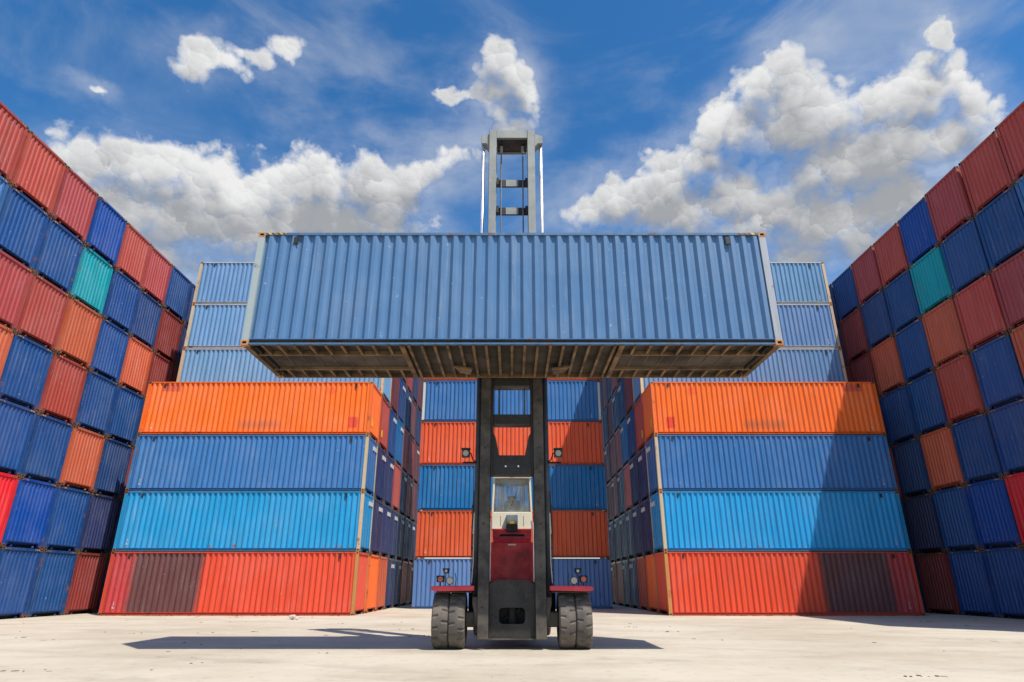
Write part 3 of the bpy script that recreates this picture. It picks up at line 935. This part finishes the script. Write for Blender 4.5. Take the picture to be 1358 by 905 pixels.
for s in (-1, 1):
    # axle housing stub
    mb = MB(); mb.box(s * 0.72, s * 1.10, -0.16, 0.22, 0.46, 0.80)
    mb.box(s * 0.72, s * 0.86, -0.18, 0.24, 0.32, 0.46)
    part('axle_housing', mb, M['mast_grey'], bevel=0.03)
    # black inner mudguard
    mb = MB(); mb.box(s * 0.78, s * 1.06, 0.30, 0.36, 0.55, 1.22); mb.box(s * 0.80, s * 0.86, -0.2, 0.36, 0.82, 1.22)
    part('inner_mudguard', mb, M['black'])
    # red mudguard slab with rolled outer edge
    mb = MB()
    mb.prism([(s * 0.88, 1.262), (s * 1.72, 1.245), (s * 1.86, 1.262), (s * 1.885, 1.305), (s * 1.86, 1.350), (s * 1.72, 1.362), (s * 0.88, 1.366)], 'y', -0.68, 0.85)
    part('mudguard', mb, M['pink_red'], bevel=0.012)
    mb = MB(); mb.box(s * 0.92, s * 1.76, -0.60, 0.80, 1.215, 1.248)  # dark slab that paints the shade under the mudguard
    part('mudguard_under_shade', mb, M['dark_steel'])
    # lamps on the mudguard
    mb = MB()
    mb.tube((s * 1.66, -0.60, 1.36), (s * 1.66, -0.60, 1.44), 0.015, seg=6)
    mb.prism([(s * 1.575, 1.44), (s * 1.745, 1.44), (s * 1.755, 1.585), (s * 1.565, 1.585)], 'y', -0.66, -0.53)
    lamp = part('indicator_lamp', mb, M['black'], bevel=0.01)
    mb = MB(); mb.tube((s * 1.66, -0.672, 1.505), (s * 1.66, -0.655, 1.505), 0.060, seg=16)
    part('red_lens', mb, M['lens_red'], lamp, bevel=0)
    mb = MB()
    mb.tube((s * 1.44, -0.60, 1.36), (s * 1.44, -0.60, 1.40), 0.015, seg=6)
    mb.tube((s * 1.44, -0.66, 1.475), (s * 1.44, -0.54, 1.475), 0.088, 0.06, seg=20)
    lamp = part('headlight', mb, M['dark_steel'], bevel=0.006)
    mb = MB(); mb.tube((s * 1.44, -0.672, 1.475), (s * 1.44, -0.655, 1.475), 0.072, seg=20)
    part('lamp_lens', mb, M['lens_white'], lamp, bevel=0)
    mb = MB()
    mb.tube((s * 1.545, -0.57, 1.36), (s * 1.545, -0.57, 1.66), 0.012, seg=6)
    mb.prism([(s * 1.46, 1.745), (s * 1.475, 1.63), (s * 1.585, 1.63), (s * 1.625, 1.745)], 'y', -0.64, -0.52)
    lamp = part('marker_lamp', mb, M['black'], bevel=0.01)
    mb = MB(); mb.tube((s * 1.535, -0.652, 1.685), (s * 1.535, -0.635, 1.685), 0.034, seg=12)
    part('lamp_lens', mb, M['lens_white'], lamp, bevel=0)
    mb = MB(); mb.path([(s * 1.32, -0.5, 1.36), (s * 1.31, -0.5, 1.52), (s * 1.335, -0.5, 1.64)], 0.010, seg=6)
    part('marker_rod', mb, M['dark_steel'], bevel=0)

    # lower mast: main channel, outer slate cylinder, base flare
    mb = MB()
    mb.box(s * 0.545, s * 0.800, -0.45, -0.40, 0.22, 9.0)       # front flange
    mb.box(s * 0.760, s * 0.800, -0.40, 0.16, 0.22, 9.0)         # web
    mb.box(s * 0.545, s * 0.800, 0.11, 0.16, 0.22, 9.0)         # rear flange
    part('mast_rail', mb, M['mast_grey'], bevel=0.01)
    mb = MB()
    for zz in [0.9 + 0.62 * k for k in range(9)]:
        mb.tube((s * 0.69, -0.462, zz), (s * 0.69, -0.449, zz), 0.022, seg=8)
    part('bolt_row', mb, M['dark_steel'], bevel=0)
    mb = MB()
    mb.prism([(s * 0.80, 1.12), (s * 0.93, 1.12), (s * 0.93, 0.98), (s * 0.80, 0.40)], 'y', -0.36, 0.12)
    part('mast_foot', mb, M['mast_grey'], bevel=0.01)
    mb = MB()
    mb.tube((s * 0.872, -0.12, 1.10), (s * 0.872, -0.12, 8.6), 0.070, seg=16)
    mb.tube((s * 0.872, -0.12, 8.55), (s * 0.872, -0.12, 8.7), 0.085, seg=16)
    part('lift_cylinder', mb, M['slate'], bevel=0, smooth=True)
    mb = MB(); mb.tube((s * 0.890, -0.12, 8.6), (s * 0.890, -0.12, 14.16), 0.055, seg=16)
    part('lift_rod', mb, M['chrome'], bevel=0, smooth=True)
    mb = MB()
    mb.path([(s * 0.965, 0.00, 1.3), (s * 0.955, 0.0, 2.1), (s * 0.975, 0.02, 2.9), (s * 0.96, 0.0, 3.6)], 0.018, seg=6)
    mb.path([(s * 1.00, 0.05, 1.3), (s * 1.005, 0.05, 2.4), (s * 0.985, 0.05, 3.3)], 0.012, seg=6)
    for zz in (1.7, 2.2, 2.7, 3.2):
        mb.box(s * 0.93, s * 1.01, -0.02, 0.06, zz, zz + 0.05)
    part('hydraulic_hose', mb, M['dark_steel'], bevel=0)
    mb = MB()
    mb.path([(s * 0.955, -0.16, 2.55), (s * 0.935, -0.16, 3.05), (s * 0.935, -0.16, 1.9), (s * 0.965, -0.16, 1.42)], 0.012, seg=6)
    part('hose_guard', mb, M['cream'], bevel=0)
    # inner mast stage (runs up above the container)
    mb = MB()
    mb.box(s * 0.480, s * 0.545, -0.40, -0.02, 3.95, 8.0)
    part('inner_side_plate', mb, M['dark_steel'], bevel=0.008)
    mb = MB()
    mb.box(s * 0.480, s * 0.700, -0.36, -0.32, 8.0, 14.6)
    mb.box(s * 0.640, s * 0.700, -0.32, 0.12, 8.0, 14.6)
    mb.box(s * 0.480, s * 0.700, 0.12, 0.16, 8.0, 14.6)
    part('inner_mast_rail', mb, M['mast_top'], bevel=0.008)
    mb = MB()
    mb.prism([(s * 0.70, 14.52), (s * 0.95, 14.44), (s * 0.95, 14.16), (s * 0.80, 14.16), (s * 0.70, 14.02)], 'y', -0.28, 0.05)
    part('rod_bracket', mb, M['mast_top'], bevel=0.012)
    # work lamp on a crooked arm
    mb = MB()
    mb.path([(s * 0.92, -0.2, 4.28), (s * 1.25, -0.2, 4.28)], 0.028, seg=8)
    mb.path([(s * 0.93, -0.2, 4.30), (s * 1.00, -0.2, 4.36), (s * 1.05, -0.2, 4.52), (s * 1.12, -0.2, 4.54)], 0.016, seg=6)
    part('lamp_arm', mb, M['black'], bevel=0)
    mb = MB()
    mb.box(s * 1.08, s * 1.28, -0.27, -0.10, 4.42, 4.62); mb.box(s * 1.06, s * 1.30, -0.30, -0.10, 4.62, 4.645)
    lamp = part('work_lamp', mb, M['dark_steel'], bevel=0.012)
    mb = MB(); mb.tube((s * 1.18, -0.286, 4.51), (s * 1.18, -0.262, 4.51), 0.075, seg=18)
    part('lamp_lens', mb, M['lens_white'], lamp, bevel=0)
    # chains inside the mast
    mb = MB(); mb.tube((s * 0.335, 0.02, 5.5), (s * 0.335, 0.02, 14.2), 0.022, seg=8)
    part('lift_chain', mb, M['grey_box'], bevel=0)
    mb = MB(); mb.tube((s * 0.335, 0.02, 14.0), (s * 0.335, 0.02, 14.26), 0.05, seg=10)
    part('chain_anchor', mb, M['mast_top'], bevel=0)
    # handrail at the cab
    mb = MB(); mb.path([(s * 0.60, 2.30, 2.80), (s * 0.635, 2.28, 2.88), (s * 0.635, 2.28, 3.12), (s * 0.60, 2.30, 3.2)], 0.014, seg=6)
    part('grab_handle', mb, M['black'], bevel=0)
    mb = MB()
    mb.path([(s * 0.56, 0.70, 1.05), (s * 0.56, 0.70, 2.9)], 0.016, seg=6)
    part('bright_rod', mb, M['chrome'], bevel=0)
    mb = MB()
    mb.path([(s * 0.605, 0.45, 1.0), (s * 0.60, 0.47, 1.9), (s * 0.625, 0.5, 2.7)], 0.022, seg=6)
    for zz in (1.2, 1.5, 1.8, 2.1, 2.4):
        mb.box(s * 0.585, s * 0.64, 0.42, 0.52, zz, zz + 0.06)
    part('hose_bundle', mb, M['dark_steel'], bevel=0)

# top cross head
mb = MB()
mb.box(-0.478, 0.478, -0.34, -0.30, 14.32, 14.60)
mb.box(-0.478, 0.478, -0.30, 0.36, 14.30, 14.36, 1)  # dark slab: shade of the head's underside put into its colour
mb.box(-0.478, 0.478, 0.32, 0.36, 14.22, 14.60)
part('mast_head', mb, [M['mast_top'], M['dark_steel']], bevel=0.008)
for zz in (12.80, 11.80, 10.80):
    mb = MB()
    mb.box(-0.478, 0.478, 0.06, 0.12, zz, zz + 0.25)
    mb.box(-0.195, 0.195, 0.045, 0.06, zz, zz + 0.25, 1)
    for s in (-1, 1):
        mb.box(s * 0.40, s * 0.478, -0.06, 0.06, zz + .01, zz + 0.24)
    part('mast_rung', mb, [M['dark_steel'], M['mast_top']], bevel=0.006)
mb = MB(); mb.box(-0.30, -0.48, -0.1, 0.1, 9.9, 9.96); mb.box(0.30, 0.48, -0.1, 0.1, 9.9, 9.96)
part('chain_bracket', mb, M['dark_steel'])
# cross pieces seen beneath the container
mb = MB(); mb.box(-0.478, 0.478, -0.38, 0.05, 6.27, 6.62)
part('mast_crossbeam', mb, M['dark_steel'])
mb = MB(); mb.box(-0.478, 0.478, -0.38, 0.05, 5.25, 5.50)
part('mast_crossbeam', mb, M['dark_steel'])
mb = MB()
prof = [(-0.478, 3.95), (0.478, 3.95), (0.478, 5.02), (0.445, 4.95), (0.425, 4.93), (0.325, 4.44), (-0.325, 4.44), (-0.425, 4.93), (-0.445, 4.95), (-0.478, 5.02)]
mb.prism(prof, 'y', -0.37, 0.0)
for s in (-1, 1):
    mb.tube((s * 0.16, -0.385, 4.16), (s * 0.16, -0.365, 4.16), 0.022, seg=8, mi=1)
part('yoke_plate', mb, [M['dark_steel'], M['chrome']], bevel=0)
# lower cross panel with oblong window
mb = MB()
oc = [(-0.54, 0.24), (0.54, 0.24), (0.54, 1.40), (0.36, 1.49), (-0.36, 1.49), (-0.54, 1.40)]
hx, h0, h1, rr = 0.305, 0.535, 0.885, 0.09
hole = []
for cx, cz, a0 in ((hx - rr, h0 + rr, -90), (hx - rr, h1 - rr, 0), (-hx + rr, h1 - rr, 90), (-hx + rr, h0 + rr, 180)):
    for k in range(4):
        a = R(a0 + 30 * k)
        hole.append((cx + rr * math.cos(a), cz + rr * math.sin(a)))


def plate_with_hole(mb, outer, hole, y0, y1):
    bm = bmesh.new()
    def ring(pts, y): return [bm.verts.new((p[0], y, p[1])) for p in pts]
    for y in (y0, y1):
        o = ring(outer, y); h = ring(hole, y)
        es = [bm.edges.new((r_[i], r_[(i + 1) % len(r_)])) for r_ in (o, h) for i in range(len(r_))]
        bmesh.ops.triangle_fill(bm, edges=es, use_beauty=True, use_dissolve=False)
    bm.verts.ensure_lookup_table(); bm.verts.index_update()
    base = len(mb.v)
    mb.v += [tuple(v.co) for v in bm.verts]
    for f in bm.faces:
        mb.f.append(tuple(base + v.index for v in f.verts)); mb.mi.append(0)
    bm.free()
    n = len(outer)
    for pts in (outer, hole):
        for i in range(len(pts)):
            a, b = pts[i], pts[(i + 1) % len(pts)]
            mb.quad((a[0], y0, a[1]), (b[0], y0, b[1]), (b[0], y1, b[1]), (a[0], y1, a[1]))


plate_with_hole(mb, oc, hole, -0.30, -0.18)
part('base_panel', mb, M['dark_steel'], bevel=0)
mb = MB(); mb.box(-0.50, 0.50, 0.02, 0.10, 0.3, 1.2); mb.tube((0, -0.05, 0.45), (0, -0.05, 1.1), 0.09, seg=12); mb.tube((-0.2, -0.02, 0.62), (0.2, -0.02, 0.85), 0.04, seg=8)
part('tilt_gear', mb, M['black'], bevel=0)
mb = MB(); mb.box(-0.56, 0.56, -0.34, -0.10, 0.205, 0.238)
for x in (-0.48, -0.28, 0.0, 0.28, 0.48): mb.tube((x, -0.36, 0.222), (x, -0.32, 0.222), 0.02, seg=6)
part('base_bar', mb, M['mast_grey'], bevel=0)
# carriage and side-lift beam that grips the box (mostly hidden behind it)
mb = MB()
mb.box(-0.62, 0.62, -0.56, -0.47, 6.75, 9.05); mb.box(-1.2, 1.2, -0.60, -0.48, 8.65, 9.2)
part('carriage', mb, M['dark_steel'])
mb = MB()
mb.box(-5.9, 5.9, -0.63, -0.605, 8.72, 9.12)
for s in (-1, 1): mb.box(s * 5.75, s * 6.02, -0.63, -0.607, 8.6, 9.24)
part('side_lift_beam', mb, M['mast_grey'])

# chassis, hood, cab
mb = MB()
mb.box(-0.70, 0.70, 0.35, 5.2, 0.42, 1.45)
part('chassis', mb, M['dark_steel'], bevel=0.03)
mb = MB()
mb.box(-0.54, 0.54, 0.80, 2.2, 1.42, 2.42)
mb.prism([(0.80, 2.42), (2.2, 2.42), (2.2, 2.56), (0.90, 2.56)], 'x', -0.50, 0.50)
hood = part('hood', mb, M['red'], bevel=0.03)
mb = MB(); mb.box(-0.10, 0.10, 0.775, 0.805, 2.33, 2.37)
part('hood_handle', mb, M['cream'], hood, bevel=0.005)
mb = MB(); mb.box(-0.55, 0.55, 2.28, 3.7, 2.60, 2.86); 
part('cab_sill', mb, M['red'], bevel=0.02)
mb = MB(); mb.box(-0.34, 0.34, 1.49, 1.60, 2.50, 2.66)  # solid black block, colour standing in for the shade of a gap
part('hood_gap_shade', mb, M['black'])
mb = MB()
mb.box(-0.85, 0.85, 3.8, 5.4, 1.45, 2.3)
part('counterweight', mb, M['red'], bevel=0.08)
cy0, cy1 = 2.36, 3.74
mb = MB()
mb.box(-0.58, 0.58, cy0, cy0 + 0.05, 2.86, 3.33)
mb.box(-0.58, -0.54, cy0 + 0.05, cy1, 2.86, 3.33); mb.box(0.54, 0.58, cy0 + 0.05, cy1, 2.86, 3.33)
mb.box(-0.54, 0.54, cy0 + 0.05, cy1, 2.86, 2.92)
mb.box(-0.54, 0.54, cy1 - 0.05, cy1, 2.92, 3.33)
cab = part('cab', mb, M['cream'], bevel=0.012)
mb = MB()
for s in (-1, 1):
    mb.prism([(s * 0.585, 3.33), (s * 0.530, 3.33), (s * 0.490, 4.30), (s * 0.545, 4.30)], 'y', cy0, cy0 + 0.06)
    mb.prism([(s * 0.585, 3.33), (s * 0.530, 3.33), (s * 0.490, 4.30), (s * 0.545, 4.30)], 'y', cy1 - 0.06, cy1)
    mb.box(s * 0.30, s * 0.36, cy1 - 0.06, cy1, 3.33, 4.3)
part('cab_pillar', mb, M['cream'], cab, bevel=0.006)
mb = MB()
mb.prism([(-0.56, 4.28), (0.56, 4.28), (0.55, 4.36), (0.48, 4.42), (-0.48, 4.42), (-0.55, 4.36)], 'y', cy0 - 0.08, cy1 + 0.05)
part('cab_roof', mb, M['cream'], cab, bevel=0.015)
mb = MB()
mb.quad((-0.53, cy0 + .03, 3.33), (0.53, cy0 + .03, 3.33), (0.49, cy0 + .03, 4.28), (-0.49, cy0 + .03, 4.28))
part('windscreen', mb, M['glass'], cab, bevel=0)
for s in (-1, 1):
    mb = MB(); mb.quad((s * 0.56, cy0 + .06, 3.33), (s * 0.56, cy1 - .06, 3.33), (s * 0.515, cy1 - .06, 4.28), (s * 0.515, cy0 + .06, 4.28))
    part('side_window', mb, M['glass'], cab, bevel=0)
mb = MB(); mb.quad((-0.53, cy1 - .03, 3.33), (0.53, cy1 - .03, 3.33), (0.49, cy1 - .03, 4.28), (-0.49, cy1 - .03, 4.28))
part('rear_window', mb, M['glass'], cab, bevel=0)
mb = MB()
mb.box(-0.24, 0.24, 2.99, 3.49, 2.95, 3.35); mb.box(-0.24, 0.24, 3.40, 3.52, 3.35, 3.78); mb.box(-0.14, 0.14, 3.42, 3.50, 3.80, 3.92)
part('driver_seat', mb, M['seat'], cab, bevel=0.04)
mb = MB()
mb.tube((0, 2.6, 3.0), (0, 2.75, 3.5), 0.03, seg=8)
for k in range(16):
    a, b_ = 2 * math.pi * k / 16, 2 * math.pi * (k + 1) / 16
    mb.tube((0.17 * math.cos(a), 2.75 + 0.05 * math.sin(a), 3.5 + 0.16 * math.sin(a)), (0.17 * math.cos(b_), 2.75 + 0.05 * math.sin(b_), 3.5 + 0.16 * math.sin(b_)), 0.016, seg=6)
mb.tube((-0.16, 2.75, 3.5), (0.16, 2.75, 3.5), 0.012, seg=6)
part('steering_wheel', mb, M['black'], cab, bevel=0)
mb = MB()
for s in (-1, 1):
    mb.box(s * 0.26, s * 0.46, 2.50, 2.85, 3.30, 3.50)
mb.box(-0.46, 0.46, 2.45, 2.56, 3.25, 3.40)
part('dashboard', mb, M['cream'], cab, bevel=0.03)
mb = MB(); mb.tube((-0.02, cy0 - 0.012, 3.50), (0.18, cy0 - 0.012, 4.02), 0.008, seg=5)
part('wiper', mb, M['black'], cab, bevel=0)
mb = MB(); mb.tube((0, cy0 - 0.10, 4.34), (0, cy0 - 0.05, 4.34), 0.035, seg=12)
part('cab_lamp', mb, M['lens_white'], cab, bevel=0)
mb = MB()
for s in (-1, 1): mb.box(s * 0.325, s * 0.335, cy0 - 0.006, cy0 + 0.004, 2.94, 3.22)
part('panel_seam', mb, M['dark_steel'], cab, bevel=0)
mb = MB(); mb.box(-0.165, 0.165, cy0 - 0.16, cy0 - 0.002, 2.98, 3.24)
bxp = part('instrument_box', mb, M['grey_box'], bevel=0.015)
mb = MB(); mb.box(-0.165, 0.165, cy0 - 0.17, cy0 - 0.004, 2.78, 2.975)
part('box_base', mb, M['dark_steel'], bxp, bevel=0.02)
mb = MB(); mb.prism([(-0.075, 2.985), (0.075, 2.985), (0.055, 3.06), (-0.055, 3.06)], 'y', cy0 - 0.168, cy0 - 0.159)
part('yellow_mark', mb, M['yellow'], bxp, bevel=0)

# ------------------------------------------------------------------ loose things on the concrete
def chunk(x, y, r, label):
    bm = bmesh.new()
    bmesh.ops.create_icosphere(bm, subdivisions=2, radius=r)
    for v in bm.verts:
        v.co *= random.uniform(0.75, 1.15)
        v.co.z *= 0.75
    zmin = min(v.co.z for v in bm.verts)
    for v in bm.verts: v.co.z -= zmin + r * 0.06
    me = bpy.data.meshes.new('concrete_chunk'); bm.to_mesh(me); bm.free()
    me.materials.append(M['stone'])
    tag(link('concrete_chunk', me, loc=(x, y, 0)), label, 'rock', 'broken concrete lumps on the yard')


chunk(-9.28, 28.9, 0.14, 'pale lump of broken concrete before the red container of the left front stack')
chunk(-9.02, 28.75, 0.07, 'tiny pale concrete crumb just beside the larger pale lump')
mb = MB()
for i in range(190):
    y = random.uniform(10.5, 31.5)
    x = random.uniform(-0.95, 0.95) * y * 0.8
    if abs(x) < 2.2 and 13 < y < 22: continue
    if i >= 70:      # grit swept up against the container feet
        y = 32.35 - abs(random.gauss(0, .25)); x = random.choice((-1, 1)) * random.uniform(7.6, 19.5)
    n_ = random.choice((1, 1, 1, 2, 4))
    for k in range(n_):
        px, py = x + random.gauss(0, .18) * (n_ > 1), y + random.gauss(0, .10) * (n_ > 1)
        a = random.uniform(0, math.pi); l = random.uniform(.015, .075); w_ = random.uniform(.008, .025)
        h = random.uniform(.004, .016)
        ca, sa = math.cos(a), math.sin(a)
        pts = [(px + u * l * ca - v * w_ * sa, py + u * l * sa + v * w_ * ca) for u, v in ((-1, -.6), (.3, -1), (1, .2), (-.2, 1))]
        mb.prism(pts, 'z', 0.001, h)
lt = link('ground_litter', mb.mesh('ground_litter', M['litter']))
lt['kind'] = 'stuff'
